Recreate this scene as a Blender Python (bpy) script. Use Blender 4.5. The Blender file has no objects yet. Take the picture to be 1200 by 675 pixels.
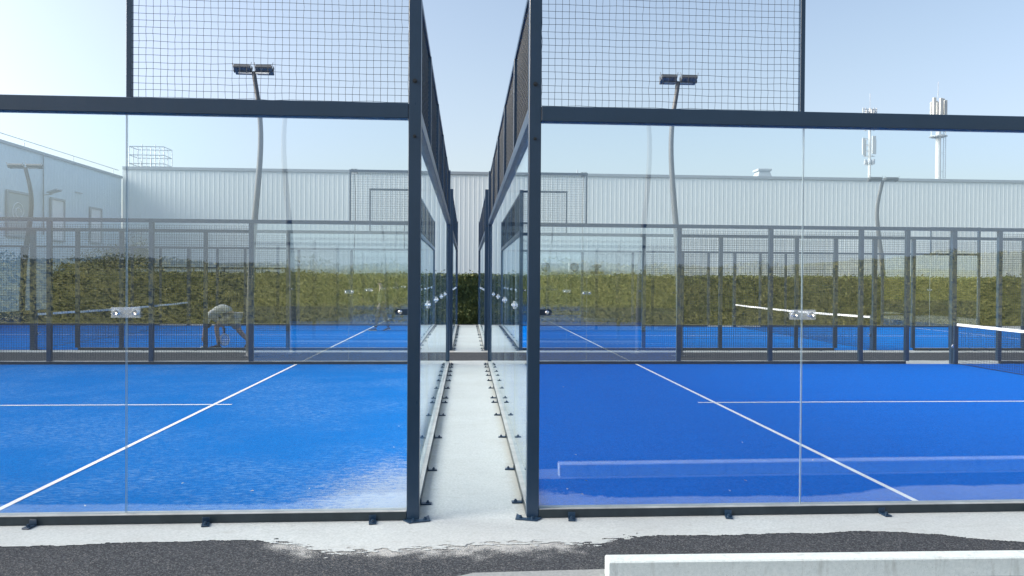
import bpy, math, random
from math import sin, cos, pi, radians
from mathutils import Vector, Matrix, noise
random.seed(7)
C = bpy.context.scene.collection
XL, XR = -0.395, 0.495          # outer corners of the left / right courts
W, GAP = 10.0, 3.1              # court width (depth into the picture) and the road between courts
Y2 = W + GAP

# ------------------------------------------------------------------ helpers
class MB:
    def __init__(s): s.v=[]; s.f=[]; s.m=[]; s.sm=[]
    def add(s, vs, fs, mi=0, smooth=False):
        n=len(s.v); s.v+= [tuple(v) for v in vs]
        for f in fs: s.f.append([n+i for i in f]); s.m.append(mi); s.sm.append(smooth)
        return s
    def box(s, x0,x1,y0,y1,z0,z1, mi=0, skip=()):
        v=[(x0,y0,z0),(x1,y0,z0),(x1,y1,z0),(x0,y1,z0),(x0,y0,z1),(x1,y0,z1),(x1,y1,z1),(x0,y1,z1)]
        f=dict(b=(0,3,2,1),t=(4,5,6,7),s=(0,1,5,4),e=(1,2,6,5),n=(2,3,7,6),w=(3,0,4,7))
        return s.add(v,[f[k] for k in f if k not in skip],mi)
    def cbox(s, x0,x1,y0,y1,z0,z1, c=.004, mi=0):
        """box with chamfered edges"""
        vs=[];idx={}
        for i,(x,sx) in enumerate(((x0,1),(x1,-1))):
            for j,(y,sy) in enumerate(((y0,1),(y1,-1))):
                for k,(z,sz) in enumerate(((z0,1),(z1,-1))):
                    for a,d in (('x',(0,c*sy,c*sz)),('y',(c*sx,0,c*sz)),('z',(c*sx,c*sy,0))):
                        idx[(i,j,k,a)]=len(vs); vs.append((x+d[0],y+d[1],z+d[2]))
        g=lambda *a: idx[a]
        f=[]
        for i in (0,1):
            f.append([g(i,0,0,'x'),g(i,1,0,'x'),g(i,1,1,'x'),g(i,0,1,'x')])
            f.append([g(0,i,0,'y'),g(1,i,0,'y'),g(1,i,1,'y'),g(0,i,1,'y')])
            f.append([g(0,0,i,'z'),g(1,0,i,'z'),g(1,1,i,'z'),g(0,1,i,'z')])
        for j in (0,1):
            for k in (0,1):
                f.append([g(0,j,k,'y'),g(1,j,k,'y'),g(1,j,k,'z'),g(0,j,k,'z')])
                f.append([g(j,0,k,'x'),g(j,1,k,'x'),g(j,1,k,'z'),g(j,0,k,'z')])
                f.append([g(j,k,0,'x'),g(j,k,1,'x'),g(j,k,1,'y'),g(j,k,0,'y')])
        for i in (0,1):
            for j in (0,1):
                for k in (0,1): f.append([g(i,j,k,'x'),g(i,j,k,'y'),g(i,j,k,'z')])
        return s.add(vs,f,mi)
    def tube(s, pts, r, n=8, mi=0, cap=True, smooth=True):
        pts=[Vector(p) for p in pts]; rr=r if isinstance(r,(list,tuple)) else [r]*len(pts)
        vs=[];fs=[]; ref=None
        for i,p in enumerate(pts):
            t=(pts[min(i+1,len(pts)-1)]-pts[max(i-1,0)]).normalized()
            if ref is None: ref=Vector((0,0,1)) if abs(t.z)<.9 else Vector((1,0,0))
            a=t.cross(ref).normalized(); b=a.cross(t).normalized(); ref=b
            for k in range(n):
                q=2*pi*(k+.5)/n; vs.append(p+(a*cos(q)+b*sin(q))*rr[i])
        for i in range(len(pts)-1):
            for k in range(n): fs.append((i*n+k,i*n+(k+1)%n,(i+1)*n+(k+1)%n,(i+1)*n+k))
        if cap: fs.append(tuple(range(n))); fs.append(tuple(range(len(vs)-n,len(vs))))
        return s.add(vs,fs,mi,smooth)
    def ball(s, c, r, n=12, m=8, mi=0):
        r=r if isinstance(r,(list,tuple)) else (r,r,r); vs=[];fs=[]
        for j in range(m+1):
            a=pi*j/m
            for k in range(n): b=2*pi*k/n; vs.append((c[0]+r[0]*sin(a)*cos(b),c[1]+r[1]*sin(a)*sin(b),c[2]+r[2]*cos(a)))
        for j in range(m):
            for k in range(n): fs.append((j*n+k,(j+1)*n+k,(j+1)*n+(k+1)%n,j*n+(k+1)%n))
        return s.add(vs,fs,mi,True)
    def build(s, name, mats, parent=None):
        me=bpy.data.meshes.new(name); me.from_pydata(s.v,[],s.f)
        for m in (mats if isinstance(mats,(list,tuple)) else [mats]): me.materials.append(m)
        me.polygons.foreach_set('material_index',s.m); me.polygons.foreach_set('use_smooth',s.sm)
        me.update()
        return link(me,name,parent)
def link(me,name,parent=None):
    o=bpy.data.objects.new(name,me); C.objects.link(o)
    if parent is not None: o.parent=parent
    return o
def tag(o,label,cat,group=None):
    o['label']=label; o['category']=cat
    if group: o['group']=group
    return o
def thing(name,label,cat,loc=(0,0,0),group=None,scale=(1,1,1)):
    o=bpy.data.objects.new(name,None); C.objects.link(o); o.location=loc; o.scale=scale; o.empty_display_size=.2
    return tag(o,label,cat,group)
def struct(o): o['kind']='structure'; return o
def dup(root,loc,scale=(1,1,1),label=None,rotz=0):
    r=root.copy(); C.objects.link(r); r.location=loc; r.scale=scale; r.rotation_euler=(0,0,rotz)
    if label: r['label']=label
    for ch in root.children:
        c=ch.copy(); C.objects.link(c); c.parent=r
        for g in ch.children:
            d=g.copy(); C.objects.link(d); d.parent=c
    return r

# ------------------------------------------------------------------ materials
def mat(name,col,rough=.6,metal=0,spec=.5):
    m=bpy.data.materials.new(name); m.use_nodes=True; b=m.node_tree.nodes['Principled BSDF']
    b.inputs['Base Color'].default_value=(*col,1); b.inputs['Roughness'].default_value=rough
    b.inputs['Metallic'].default_value=metal; b.inputs['Specular IOR Level'].default_value=spec
    return m
class N:
    """tiny node helper"""
    def __init__(s,m): s.t=m.node_tree; s.b=s.t.nodes.get('Principled BSDF'); s.out=s.t.nodes['Material Output']
    def n(s,typ,**k):
        x=s.t.nodes.new(typ)
        for a,b in k.items(): setattr(x,a,b)
        return x
    def l(s,a,b): s.t.links.new(a,b)
    def pos(s,scale=(1,1,1),rot=(0,0,0),obj=False):
        g=s.n('ShaderNodeTexCoord') if obj else s.n('ShaderNodeNewGeometry'); mp=s.n('ShaderNodeMapping')
        mp.inputs['Scale'].default_value=scale; mp.inputs['Rotation'].default_value=rot
        s.l(g.outputs['Object' if obj else 'Position'],mp.inputs['Vector']); return mp.outputs[0]
    def noise(s,vec,scale,detail=4,rough=.5,dist=0):
        x=s.n('ShaderNodeTexNoise'); x.inputs['Scale'].default_value=scale; x.inputs['Detail'].default_value=detail
        x.inputs['Roughness'].default_value=rough; x.inputs['Distortion'].default_value=dist
        if vec: s.l(vec,x.inputs['Vector'])
        return x.outputs['Fac']
    def ramp(s,fac,stops):
        r=s.n('ShaderNodeValToRGB'); e=r.color_ramp.elements
        while len(e)<len(stops): e.new(.5)
        for q,(p,c) in zip(e,stops): q.position=p; q.color=(*c,1) if len(c)==3 else c
        s.l(fac,r.inputs[0]); return r.outputs[0]
    def mix(s,f,a,b,mode='MIX'):
        x=s.n('ShaderNodeMix',data_type='RGBA',blend_type=mode)
        for i,v in ((0,f),(6,a),(7,b)):
            if isinstance(v,(int,float)): x.inputs[i].default_value=v
            elif isinstance(v,tuple): x.inputs[i].default_value=(*v,1)
            else: s.l(v,x.inputs[i])
        return x.outputs[2]
    def math(s,op,a,b=0,c=0,clamp=False):
        x=s.n('ShaderNodeMath',operation=op,use_clamp=clamp)
        for i,v in enumerate((a,b,c)):
            if isinstance(v,(int,float)): x.inputs[i].default_value=v
            else: s.l(v,x.inputs[i])
        return x.outputs[0]
    def col(s,c): s.l(c,s.b.inputs['Base Color'])
    def bump(s,h,st=.3,d=.01):
        x=s.n('ShaderNodeBump'); x.inputs['Strength'].default_value=st; x.inputs['Distance'].default_value=d
        s.l(h,x.inputs['Height']); s.l(x.outputs[0],s.b.inputs['Normal'])
G=lambda v:(v,v,v)

def frame_mat():
    m=mat('dark_powder_coat',(.018,.033,.058),.3,spec=.45); k=N(m)
    n=k.noise(k.pos(),3.0,6,.65); n2=k.noise(k.pos((1,1,.15)),40,4,.6)
    k.col(k.mix(k.math('MULTIPLY',n2,.12),k.ramp(n,[(.3,(.009,.032,.066)),(.7,(.014,.040,.082))]),(.07,.085,.10)))
    k.l(k.ramp(n2,[(.2,G(.26)),(.8,G(.38))]),k.b.inputs['Roughness']); k.bump(k.noise(k.pos(),400,2),.08,.001)
    return m
M={}
M['frame']=frame_mat()
def rail_mat():
    m=mat('dusty_rail_coat',(.03,.045,.06),.35); k=N(m)
    n=k.noise(k.pos((1,1,1)),6,6,.7); g=k.n('ShaderNodeNewGeometry'); sp=k.n('ShaderNodeSeparateXYZ'); k.l(g.outputs['Normal'],sp.inputs[0])
    up=k.math('MULTIPLY',k.math('MAXIMUM',sp.outputs['Z'],0),k.ramp(n,[(.25,G(.55)),(.65,G(1))]))   # dust settles on top faces
    k.col(k.mix(up,k.ramp(n,[(.35,(.008,.018,.025)),(.75,(.022,.035,.045))]),(.42,.44,.44)))
    k.l(k.math('MULTIPLY_ADD',up,.4,.33),k.b.inputs['Roughness'])
    return m
M['rail']=rail_mat()
def glass_mat():
    m=bpy.data.materials.new('safety_glass'); m.use_nodes=True; k=N(m); k.t.nodes.remove(k.b)
    tr=k.n('ShaderNodeBsdfTransparent'); tr.inputs[0].default_value=(.95,.978,.987,1)
    gl=k.n('ShaderNodeBsdfGlossy'); gl.inputs['Roughness'].default_value=0.0; gl.inputs['Color'].default_value=(.9,.965,1,1)
    df=k.n('ShaderNodeBsdfDiffuse'); df.inputs['Color'].default_value=(.75,.78,.8,1)
    lw=k.n('ShaderNodeLayerWeight'); lw.inputs['Blend'].default_value=.5
    f5=k.math('POWER',lw.outputs['Facing'],5); fr=k.math('MULTIPLY_ADD',f5,1-GF0,GF0)
    bp=k.n('ShaderNodeBump'); bp.inputs['Strength'].default_value=.006; bp.inputs['Distance'].default_value=.01
    k.l(k.noise(k.pos(),.9,1),bp.inputs['Height']); k.l(bp.outputs[0],gl.inputs['Normal'])
    a=k.n('ShaderNodeMixShader'); k.l(fr,a.inputs[0]); k.l(tr.outputs[0],a.inputs[1]); k.l(gl.outputs[0],a.inputs[2])
    dirt=k.ramp(k.noise(k.pos((1,1,.5)),2.2,8,.7),[(.35,G(.0002)),(.7,G(.0022))])
    b=k.n('ShaderNodeMixShader'); k.l(dirt,b.inputs[0]); k.l(a.outputs[0],b.inputs[1]); k.l(df.outputs[0],b.inputs[2])
    k.l(b.outputs[0],k.out.inputs[0]); return m
GF0=.12
M['glass']=glass_mat()
M['gedge']=mat('polished_glass_edge',(.38,.47,.5),.25)
M['steel']=mat('stainless_steel',(.75,.76,.77),.25,1)
M['clear']=mat('clear_plastic_plate',(.8,.85,.88),.1)
M['clear'].node_tree.nodes['Principled BSDF'].inputs['Alpha'].default_value=.28
M['black']=mat('black_bolt',(.012,.014,.017),.4)
M['wire']=mat('painted_wire',(.022,.032,.042),.5)
def turf(name,c0,c1,streak,sand):
    m=mat(name,c0,.9,spec=.0); k=N(m)
    fine=k.noise(k.pos(),150,3,.7); mid=k.noise(k.pos((.5,2.2,1)),2.0,5,.6); st=k.noise(k.pos((1.6,7,1)),6.5,7,.8,.6)
    base=k.mix(mid,c0,c1); base=k.mix(k.ramp(fine,[(.35,G(0)),(.7,G(.8))]),base,tuple(v*1.7+.002 for v in c1)); grain=k.noise(k.pos((.7,1.6,1),(0,0,.1)),45,4,.8); base=k.mix(k.ramp(grain,[(.34,G(.55)),(.5,G(0))]),base,tuple(v*.55 for v in c0))
    big=k.noise(k.pos((1,1,1)),.55,3,.6)
    smask=k.math('MULTIPLY',k.ramp(st,[(.50,G(0)),(.64,G(1))]),k.ramp(big,[(.42,G(.05)),(.60,G(1))]))
    base=k.mix(k.math('MULTIPLY',smask,streak),base,(.26,.42,.62))
    if sand:      # silica sand swept into the corner of the court
        sx=k.n('ShaderNodeSeparateXYZ'); k.l(k.pos(),sx.inputs[0])
        dx=k.math('DIVIDE',k.math('SUBTRACT',XL-.05,sx.outputs['X']),1.5)
        dy=k.math('DIVIDE',sx.outputs['Y'],3.2)
        d=k.math('SQRT',k.math('ADD',k.math('POWER',dx,2),k.math('POWER',dy,2)))
        gr=k.noise(k.pos((1,1.7,1),(0,0,.6)),36,6,.9); gr2=k.noise(k.pos((1,5,1)),6,4,.7)
        v=k.math('SUBTRACT',k.math('MULTIPLY_ADD',gr2,.6,k.math('MULTIPLY',gr,.95)),k.math('MULTIPLY',d,.58))
        base=k.mix(k.ramp(v,[(.42,G(0)),(.62,G(.68))]),base,(.47,.51,.54))
        e=k.math('SUBTRACT',k.math('MULTIPLY_ADD',gr2,.8,k.math('MULTIPLY',gr,.3)),k.math('MULTIPLY',sx.outputs['Y'],3.2))
        base=k.mix(k.ramp(e,[(.30,G(0)),(.75,G(.5))]),base,(.5,.55,.6))
    k.col(base); k.bump(fine,.5,.006); return m
M['turf_worn']=turf('blue_turf_sandy',(.000,.095,.345),(.000,.125,.42),.6,True)
M['turf']=turf('blue_turf',(.000,.082,.40),(.000,.112,.49),.03,False)
M['turf_far']=turf('blue_turf_far',(.000,.10,.38),(.000,.135,.46),.03,False)
def speck(name,c0,c1,c2,s1,rough=.9,bump=.4,mask=(.3,.7),big=((.35,.65),.0)):
    m=mat(name,c0,rough,spec=.06); k=N(m)
    n=k.noise(k.pos(),s1,3,.7); b=k.noise(k.pos(),.9,6,.65)
    base=k.mix(k.ramp(n,[(mask[0],G(0)),(mask[1],G(1))]),c0,c1)
    k.col(k.mix(k.math('MULTIPLY',k.ramp(b,[(big[0][0],G(0)),(big[0][1],G(1))]),big[1]),base,c2)); k.bump(n,bump,.006); return m
def asphalt_mat():
    m=mat('asphalt',(.05,.05,.05),.95,spec=.04); k=N(m)
    v=k.n('ShaderNodeTexVoronoi'); v.inputs['Scale'].default_value=130; k.l(k.pos(),v.inputs['Vector'])
    bw=k.n('ShaderNodeSeparateColor'); k.l(v.outputs['Color'],bw.inputs[0])
    c=k.ramp(bw.outputs[0],[(.0,(.026,.030,.036)),(.55,(.052,.059,.069)),(.85,(.090,.098,.110)),(1,(.16,.16,.155))])
    big=k.noise(k.pos(),1.3,5,.6)
    c=k.mix(k.ramp(big,[(.3,G(0)),(.75,G(.35))]),c,(.07,.074,.08))
    g=k.noise(k.pos(),30,3,.8); c=k.mix(k.ramp(g,[(.66,G(0)),(.74,G(.6))]),c,(.3,.3,.29))
    sx=k.n('ShaderNodeSeparateXYZ'); k.l(k.pos(),sx.inputs[0])      # concrete dust and spill trodden over the joint
    d=k.math('ABSOLUTE',k.math('DIVIDE',k.math('ADD',sx.outputs['Y'],.48),.30)); xx=k.math('ABSOLUTE',k.math('DIVIDE',k.math('ADD',sx.outputs['X'],.2),1.15))
    sp=k.math('MULTIPLY_ADD',k.noise(k.pos(),5,5,.7),.7,k.math('MULTIPLY',k.noise(k.pos(),120,3,.8),.8))
    q=k.math('SUBTRACT',sp,k.math('MULTIPLY_ADD',d,.32,k.math('MULTIPLY',k.math('POWER',xx,4),.25)))
    c=k.mix(k.ramp(q,[(.50,G(0)),(.66,G(.85))]),c,(.46,.47,.46))
    k.col(c); k.bump(v.outputs['Distance'],.6,.006); return m
M['asphalt']=asphalt_mat()
def concrete_mat():
    m=mat('pale_concrete',(.5,.5,.48),.95,spec=.06); k=N(m)
    n=k.noise(k.pos(),55,5,.75); b=k.noise(k.pos(),1.1,6,.6); fl=k.noise(k.pos((1,1.8,1)),7,6,.7)
    c=k.ramp(n,[(.3,(.35,.385,.39)),(.5,(.46,.50,.505)),(.75,(.57,.605,.605))])
    c=k.mix(k.ramp(b,[(.35,G(0)),(.7,G(.4))]),c,(.36,.37,.37))
    c=k.mix(k.ramp(fl,[(.58,G(0)),(.72,G(.42))]),c,(.27,.265,.25))
    sc_=k.noise(k.pos((1,1,1)),14,6,.8,1.2); c=k.mix(k.ramp(sc_,[(.66,G(0)),(.70,G(.55))]),c,(.20,.20,.19))
    hl=k.noise(k.pos((.6,3,1)),4,5,.7); c=k.mix(k.ramp(hl,[(.52,G(0)),(.75,G(.35))]),c,(.34,.36,.36))
    sp=k.n('ShaderNodeSeparateXYZ'); k.l(k.pos(),sp.inputs[0])     # brownish stain along the rail feet
    dx=k.math('ABSOLUTE',k.math('SUBTRACT',sp.outputs['X'],(XL+XR)/2))
    e=k.math('MULTIPLY_ADD',fl,.12,dx)
    st=k.math('MULTIPLY',k.ramp(e,[(.37,G(0)),(.45,G(.6))]),k.ramp(k.math('MULTIPLY_ADD',fl,.12,dx),[(.50,G(1)),(.56,G(0))]))
    st=k.math('MULTIPLY',st,k.ramp(sp.outputs['Y'],[(.0,G(0)),(.06,G(.55))]))
    c=k.mix(st,c,(.33,.29,.22))
    k.col(c); k.bump(n,.35,.004); return m
M['concrete']=concrete_mat()
M['kerb']=speck('kerb_concrete',(.52,.59,.59),(.63,.69,.69),(.30,.32,.31),60,big=((.5,.7),.45),bump=.3)
M['pave']=speck('pavement_concrete',(.22,.24,.245),(.30,.32,.325),(.17,.18,.18),50)
def kerb_mat():
    m=mat('kerb_concrete_weathered',(.6,.6,.6),.95,spec=.06); k=N(m)
    n=k.noise(k.pos(),45,5,.75); st=k.noise(k.pos((7,7,1.2)),1.6,6,.7); po=k.noise(k.pos(),170,2,.6)
    c=k.ramp(n,[(.3,(.47,.54,.55)),(.7,(.60,.66,.665))])
    c=k.mix(k.ramp(st,[(.56,G(0)),(.70,G(.5))]),c,(.27,.29,.28))
    c=k.mix(k.ramp(po,[(.66,G(0)),(.70,G(.6))]),c,(.22,.23,.22))
    k.col(c); k.bump(k.math('ADD',n,po),.5,.004); return m
M['kerb']=kerb_mat()
M['paint']=mat('white_line_paint',(.78,.8,.82),.7)
k=N(M['paint']); k.col(k.mix(k.ramp(k.noise(k.pos(),30,5,.7),[(.5,G(0)),(.75,G(.5))]),(.80,.82,.84),(.35,.48,.66)))
def clad(name,c0,c1,axis):
    m=mat(name,c0,.55,spec=.4); k=N(m)
    s=(1,1,.08) if axis=='x' else (1,1,.08)
    n=k.noise(k.pos(s),1.6,5,.6); b=k.noise(k.pos(),.12,3,.5)
    c=k.mix(n,c0,c1); c=k.mix(k.ramp(b,[(.4,G(0)),(.7,G(.3))]),c,tuple(v*.82 for v in c0)); k.col(c); return m
M['clad']=clad('pale_profiled_cladding',(.73,.80,.81),(.77,.83,.84),'x')
M['clad2']=clad('blue_grey_cladding',(.64,.76,.83),(.69,.80,.85),'y')
M['trim']=mat('grey_metal_trim',(.33,.38,.42),.5)
M['white']=mat('white_coated_metal',(.82,.83,.83),.5)
M['fan']=mat('dark_fan_grille',(.03,.033,.03),.5)
M['galv']=mat('galvanised_steel',(.42,.46,.5),.45,.4)
M['pole']=mat('lamp_pole_coat',(.085,.095,.105),.5)
M['mast']=mat('mast_paint',(.40,.43,.44),.6)
M['window']=mat('window_glass',(.35,.42,.45),.15)
M['screen']=mat('window_blind',(.42,.47,.47),.6)
M['led']=mat('led_lens',(.16,.17,.18),.35)
def leafmat(name,stops,s=1.1):
    m=mat(name,(.06,.08,.02),.65,spec=.3); k=N(m)
    g=k.n('ShaderNodeNewGeometry'); n=k.noise(k.pos(),s,5,.65)
    v=k.math('MULTIPLY_ADD',g.outputs['Random Per Island'],.30,k.math('MULTIPLY_ADD',n,.75,.06))
    k.col(k.ramp(v,stops)); return m
M['leaf']=leafmat('hedge_leaves',[(.25,(.022,.042,.020)),(.5,(.05,.075,.025)),(.75,(.12,.14,.04)),(1,(.22,.20,.06))])
M['bark']=mat('bark',(.06,.05,.04),.9)
M['bankleaf']=leafmat('bank_foliage',[(.2,(.13,.14,.05)),(.55,(.24,.23,.075)),(1,(.36,.32,.13))],.6)
M['bank']=speck('bank_grass',(.25,.24,.075),(.33,.30,.11),(.15,.16,.06),6,bump=.8,big=((.4,.65),.6))

# ------------------------------------------------------------------ ground
def sheet(name,x0,x1,y0,y1,z,m):
    return struct(MB().add([(x0,y0,z),(x1,y0,z),(x1,y1,z),(x0,y1,z)],[(0,1,2,3)]).build(name,m))
sheet('asphalt_ground',-1500,1500,-1500,1500,0,M['asphalt'])
EDGE=[(-6,-.43),(-3.02,-.432),(-2.49,-.409),(-1.96,-.37),(-1.4,-.385),(-1.2,-.42),(-.9,-.60),(-.6,-.60),(-.25,-.565),(.08,-.53),(.54,-.50),(.86,-.56),(1.05,-.44),(1.145,-.392),(1.8,-.404),(2.6,-.388),(3.04,-.389),(3.3,-.47),(3.43,-.544),(3.8,-.63),(5,-.66),(7,-.6)]
def edge(x):
    for (a,b),(c,d) in zip(EDGE,EDGE[1:]):
        if a<=x<=c: return b+(d-b)*(x-a)/(c-a)
    return -.5
mb=MB(); cs=.008; z=.004
mb.add([(-26,-.30,z),(26,-.30,z),(26,10.66,z),(-26,10.66,z)],[(0,1,2,3)])
mb.add([(-26,-.45,z),(-6,-.45,z),(-6,-.30,z),(-26,-.30,z)],[(0,1,2,3)]); mb.add([(7,-.55,z),(26,-.55,z),(26,-.30,z),(7,-.30,z)],[(0,1,2,3)])
nx=int(13/cs); 
for i in range(nx):
    x=-6+i*cs; ey=edge(x); run=None
    mixed=1.0 if (-1.3<x<1.2) else .16
    fs=[]
    for j in range(62):
        y=-.30-j*cs; yc=y-cs/2
        a=noise.fractal(Vector((x*3,yc*6,1)),1,2,5)*.035+noise.fractal(Vector((x*14,yc*30,5)),1,2,5)*(.11*mixed if mixed==1 else .010)+noise.noise(Vector((x*60,yc*60,9)))*.010
        on= yc > ey+a
        if on and run is None: run=y
        if (not on or j==61) and run is not None:
            y1=y; mb.add([(x,y1,z),(x+cs,y1,z),(x+cs,run,z),(x,run,z)],[(0,1,2,3)]); run=None
# ragged far edge of the near slab
for i in range(600):
    x=-24+i*.08; e=10.70+noise.noise(Vector((x*2,0,3)))*.05
    mb.add([(x,10.66,z),(x+.08,10.66,z),(x+.08,e,z),(x,e,z)],[(0,1,2,3)])
struct(mb.build('concrete_slab',M['concrete']))
mb=MB(); mb.add([(-26,12.66,z),(26,12.66,z),(26,23.75,z),(-26,23.75,z)],[(0,1,2,3)])
for i in range(600):
    x=-24+i*.08; e=12.58+noise.noise(Vector((x*2,0,8)))*.05
    mb.add([(x,e,z),(x+.08,e,z),(x+.08,12.66,z),(x,12.66,z)],[(0,1,2,3)])
struct(mb.build('concrete_slab',M['concrete']))
struct(MB().add([(-.45,-1.25,.006),(.05,-.995,.006),(.835,-.975,.006),(14,-1.2,.006),(14,-1.45,.006),(-.45,-1.30,.006)],[(0,5,4,3,2,1)]).build('pavement',M['pave']))
for s,x0 in ((-1,XL),(1,XR)):
    for y0,m in ((0,'turf_worn' if s<0 else 'turf'),(Y2,'turf_far')):
        a,b=sorted((x0+s*.03,x0+s*20.2)); sheet('court_surface',a,b,y0+.045,y0+W-.045,.010,M[m])
        for off in (3.08,17.1):
            a,b=sorted((x0+s*off,x0+s*(off+.05))); sheet('service_line',a,b,y0+.06,y0+W-.06,.014,M['paint'])
        a,b=sorted((x0+s*2.86,x0+s*3.075)); sheet('centre_line',a,b,y0+5.0,y0+5.05,.014,M['paint'])
        a,b=sorted((x0+s*3.135,x0+s*17.095)); sheet('centre_line',a,b,y0+5.0,y0+5.05,.014,M['paint'])

# ------------------------------------------------------------------ court walls
def wires(x0,x1,z0,z1,sp,r,wave=0,nseg=1,y=0,seed=0):
    mb=MB(); a=[]
    nx=int(round((x1-x0)/sp)); nz=int(round((z1-z0)/sp)); n=3 if wave==0 else 5
    rnd=random.Random(seed)
    for i in range(nx+1):
        x=x0+(x1-x0)*i/nx
        if wave: pts=[(x+wave*noise.noise(Vector((i*.7,q*.8,seed))),y+.003,z0+(z1-z0)*q/nseg) for q in range(nseg+1)]
        else: pts=[(x,y+.003,z0),(x,y+.003,z1)]
        mb.tube(pts,r,n,cap=False)
    for i in range(nz+1):
        zz=z0+(z1-z0)*i/nz
        if wave: pts=[(x0+(x1-x0)*q/nseg,y-.003,zz+wave*noise.noise(Vector((q*.8,i*.7,seed+4)))*1.3) for q in range(nseg+1)]
        else: pts=[(x0,y-.003,zz),(x1,y-.003,zz)]
        mb.tube(pts,r,n,cap=False)
    return mb
def bolt(mb,c,axis='y',r=.011,h=.012,mi=0):
    c=Vector(c); d={'x':Vector((1,0,0)),'y':Vector((0,1,0)),'z':Vector((0,0,1))}[axis]
    mb.tube([c,c+d*h],r*1.5,12,mi,smooth=False); mb.tube([c+d*h,c+d*(h+.010 if h>0 else h-.010)],r,6,mi,smooth=False)
def foot_mesh():
    mb=MB(); mb.cbox(-.026,.026,-.085,0,.006,.016,.002)          # sticks out towards -y
    mb.cbox(-.026,.026,-.006,0,.017,.05,.002); bolt(mb,(0,-.055,.016),'z',.009,.009); return mb
def pane_mesh(x0,x1,z0,z1,name):
    mb=MB(); mb.box(x0,x1,-.006,.006,z0,z1,0,skip=('t','b','e','w'))
    mb.box(x0,x1,-.006,.006,z0,z1,1,skip=('n','s')); return mb
# ---- side wall, local frame: u=+x from the corner, outside is -y
P=[0,2.045,4.03,6.03,8.04,9.08,10.13,11.18,12.22,14.22,16.22,18.2,20.25]
def side_wall(label,H,th=.11):
    t=thing('court_fence',label,'court fence',group='long side fences of the courts')
    F=M['frame']
    for x in (P[0],P[12]):
        mb=MB(); mb.cbox(x-.045,x+.045,-.045,.045,.012,4.06,.004); p=mb.build('corner_post',F,t)
        for q,a in ((H+.16,.011),(H-.24,.008)):
            b=MB(); bolt(b,(x,-.045,q),'y',a,-.005); b.build('bolt',M['black'],p)
        mb=MB(); s=-1 if x==0 else 1
        mb.add([(x-.07,-.05,.006),(x+.07,-.05,.006),(x+s*.13,-.075,.006),(x+s*.11,.05,.006),(x-s*.02,-.12,.006)]+[(x-.07,-.05,.014),(x+.07,-.05,.014),(x+s*.13,-.075,.014),(x+s*.11,.05,.014),(x-s*.02,-.12,.014)],
               [(0,1,4),(0,4,2,3),(5,6,9),(5,9,7,8),(1,4,9,6),(4,2,7,9),(2,3,8,7)])
        bolt(mb,(x+s*.09,-.05,.014),'z',.009,.008); bolt(mb,(x+s*.005,-.085,.014),'z',.009,.008)
        mb.build('base_plate',F,t)
    MB().cbox(.046,P[12]-.046,-.045,.045,H-th,H,.004).build('top_rail',F,t)
    for a,b in ((.046,P[5]-.03),(P[7]+.03,P[12]-.046)):
        MB().cbox(a,b,-.045,.045,.006,.072,.003).build('bottom_rail',M['rail'],t)
    for x in P[2:11]:
        w=.045 if x!=P[6] else .055
        MB().cbox(x-w,x+w,-.04,.04,.074 if x not in (P[6],) else .006,H-th-.002,.004).build('post',F,t)
    for a,b in ((.048,P[1]-.004),(P[1]+.004,P[2]-.052),(P[10]+.052,P[11]-.004),(P[11]+.004,P[12]-.048)):
        pane_mesh(a,b,.074,H-th-.002,'').build('glass_pane',[M['glass'],M['gedge']],t)
    for a,b in ((2,3),(3,4),(7,8),(8,9),(9,10)) :
        pass
    cache={}
    for i in (2,3,4,7,8,9):
        a,b=P[i]+.052,P[i+1]-.052; key=round(b-a,2)
        if key not in cache:
            cache[key]=wires(0,b-a,.10,H-.13,.05,.0031).build('wire_mesh',M['wire'],t); o=cache[key]
        else: o=link(cache[key].data,'wire_mesh',t)
        o.location.x=a
    for a,b in ((.046,P[1]),(P[11],P[12]-.046)):      # mesh extension over the first glass pane
        wires(a+.004,b-.03,H+.012,4.0,.0505,.0016,.006,14,0,int(a)).build('upper_mesh',M['wire'],t)
        MB().cbox(a,b+.002,-.02,.02,4.0,4.05,.003).build('upper_rail',F,t)
        xe=b-.02 if a<1 else a+.02
        MB().cbox(xe-.018,xe+.018,-.02,.02,H+.001,3.999,.003).build('upper_post',F,t)
    for x in (P[1],P[11]):                            # clear plate with two steel bolts across the joint
        mb=MB(); mb.cbox(x-.10,x+.10,-.020,-.008,1.475,1.55,.003); p=mb.build('joint_plate',M['clear'],t)
        for d in (-.065,.065):
            mb=MB(); mb.tube([(x+d,-.031,1.512),(x+d,-.026,1.512),(x+d,-.021,1.512),(x+d,.0065,1.512),(x+d,.016,1.512)],[.016,.021,.012,.012,.018],16); mb.build('bolt',M['steel'],p)
    for x,s in ((0,1),(P[2],-1),(P[10],1),(P[12],-1)):
        mb=MB(); x0=x+s*.046; x1=x+s*.115
        mb.cbox(min(x0,x1),max(x0,x1),-.02,-.010,1.50,1.545,.003); mb.tube([(x1,-.020,1.5225),(x1,-.010,1.5225)],.0225,18,0)
        p=mb.build('clamp',M['frame'],t); b=MB(); b.tube([(x+s*.10,-.021,1.5225),(x+s*.10,-.029,1.5225)],[.015,.011],16); b.build('bolt',M['steel'],p)
    fm=None
    for x in (.29,1.47,2.66,3.86,5.05,6.25,7.45,8.65,11.6,12.8,14,15.2,16.4,17.6,18.8,19.9):
        if fm is None: fm=foot_mesh().build('foot',M['frame'],t); o=fm
        else: o=link(fm.data,'foot',t)
        o.location=(x,-.046,0); o.rotation_euler.z=random.uniform(-.35,.35)
    return t
HN,HF=3.04,2.985
near=side_wall('clear glass and mesh side of the right court nearest the camera',HN)
near.location=(XR,.04,0)
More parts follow.
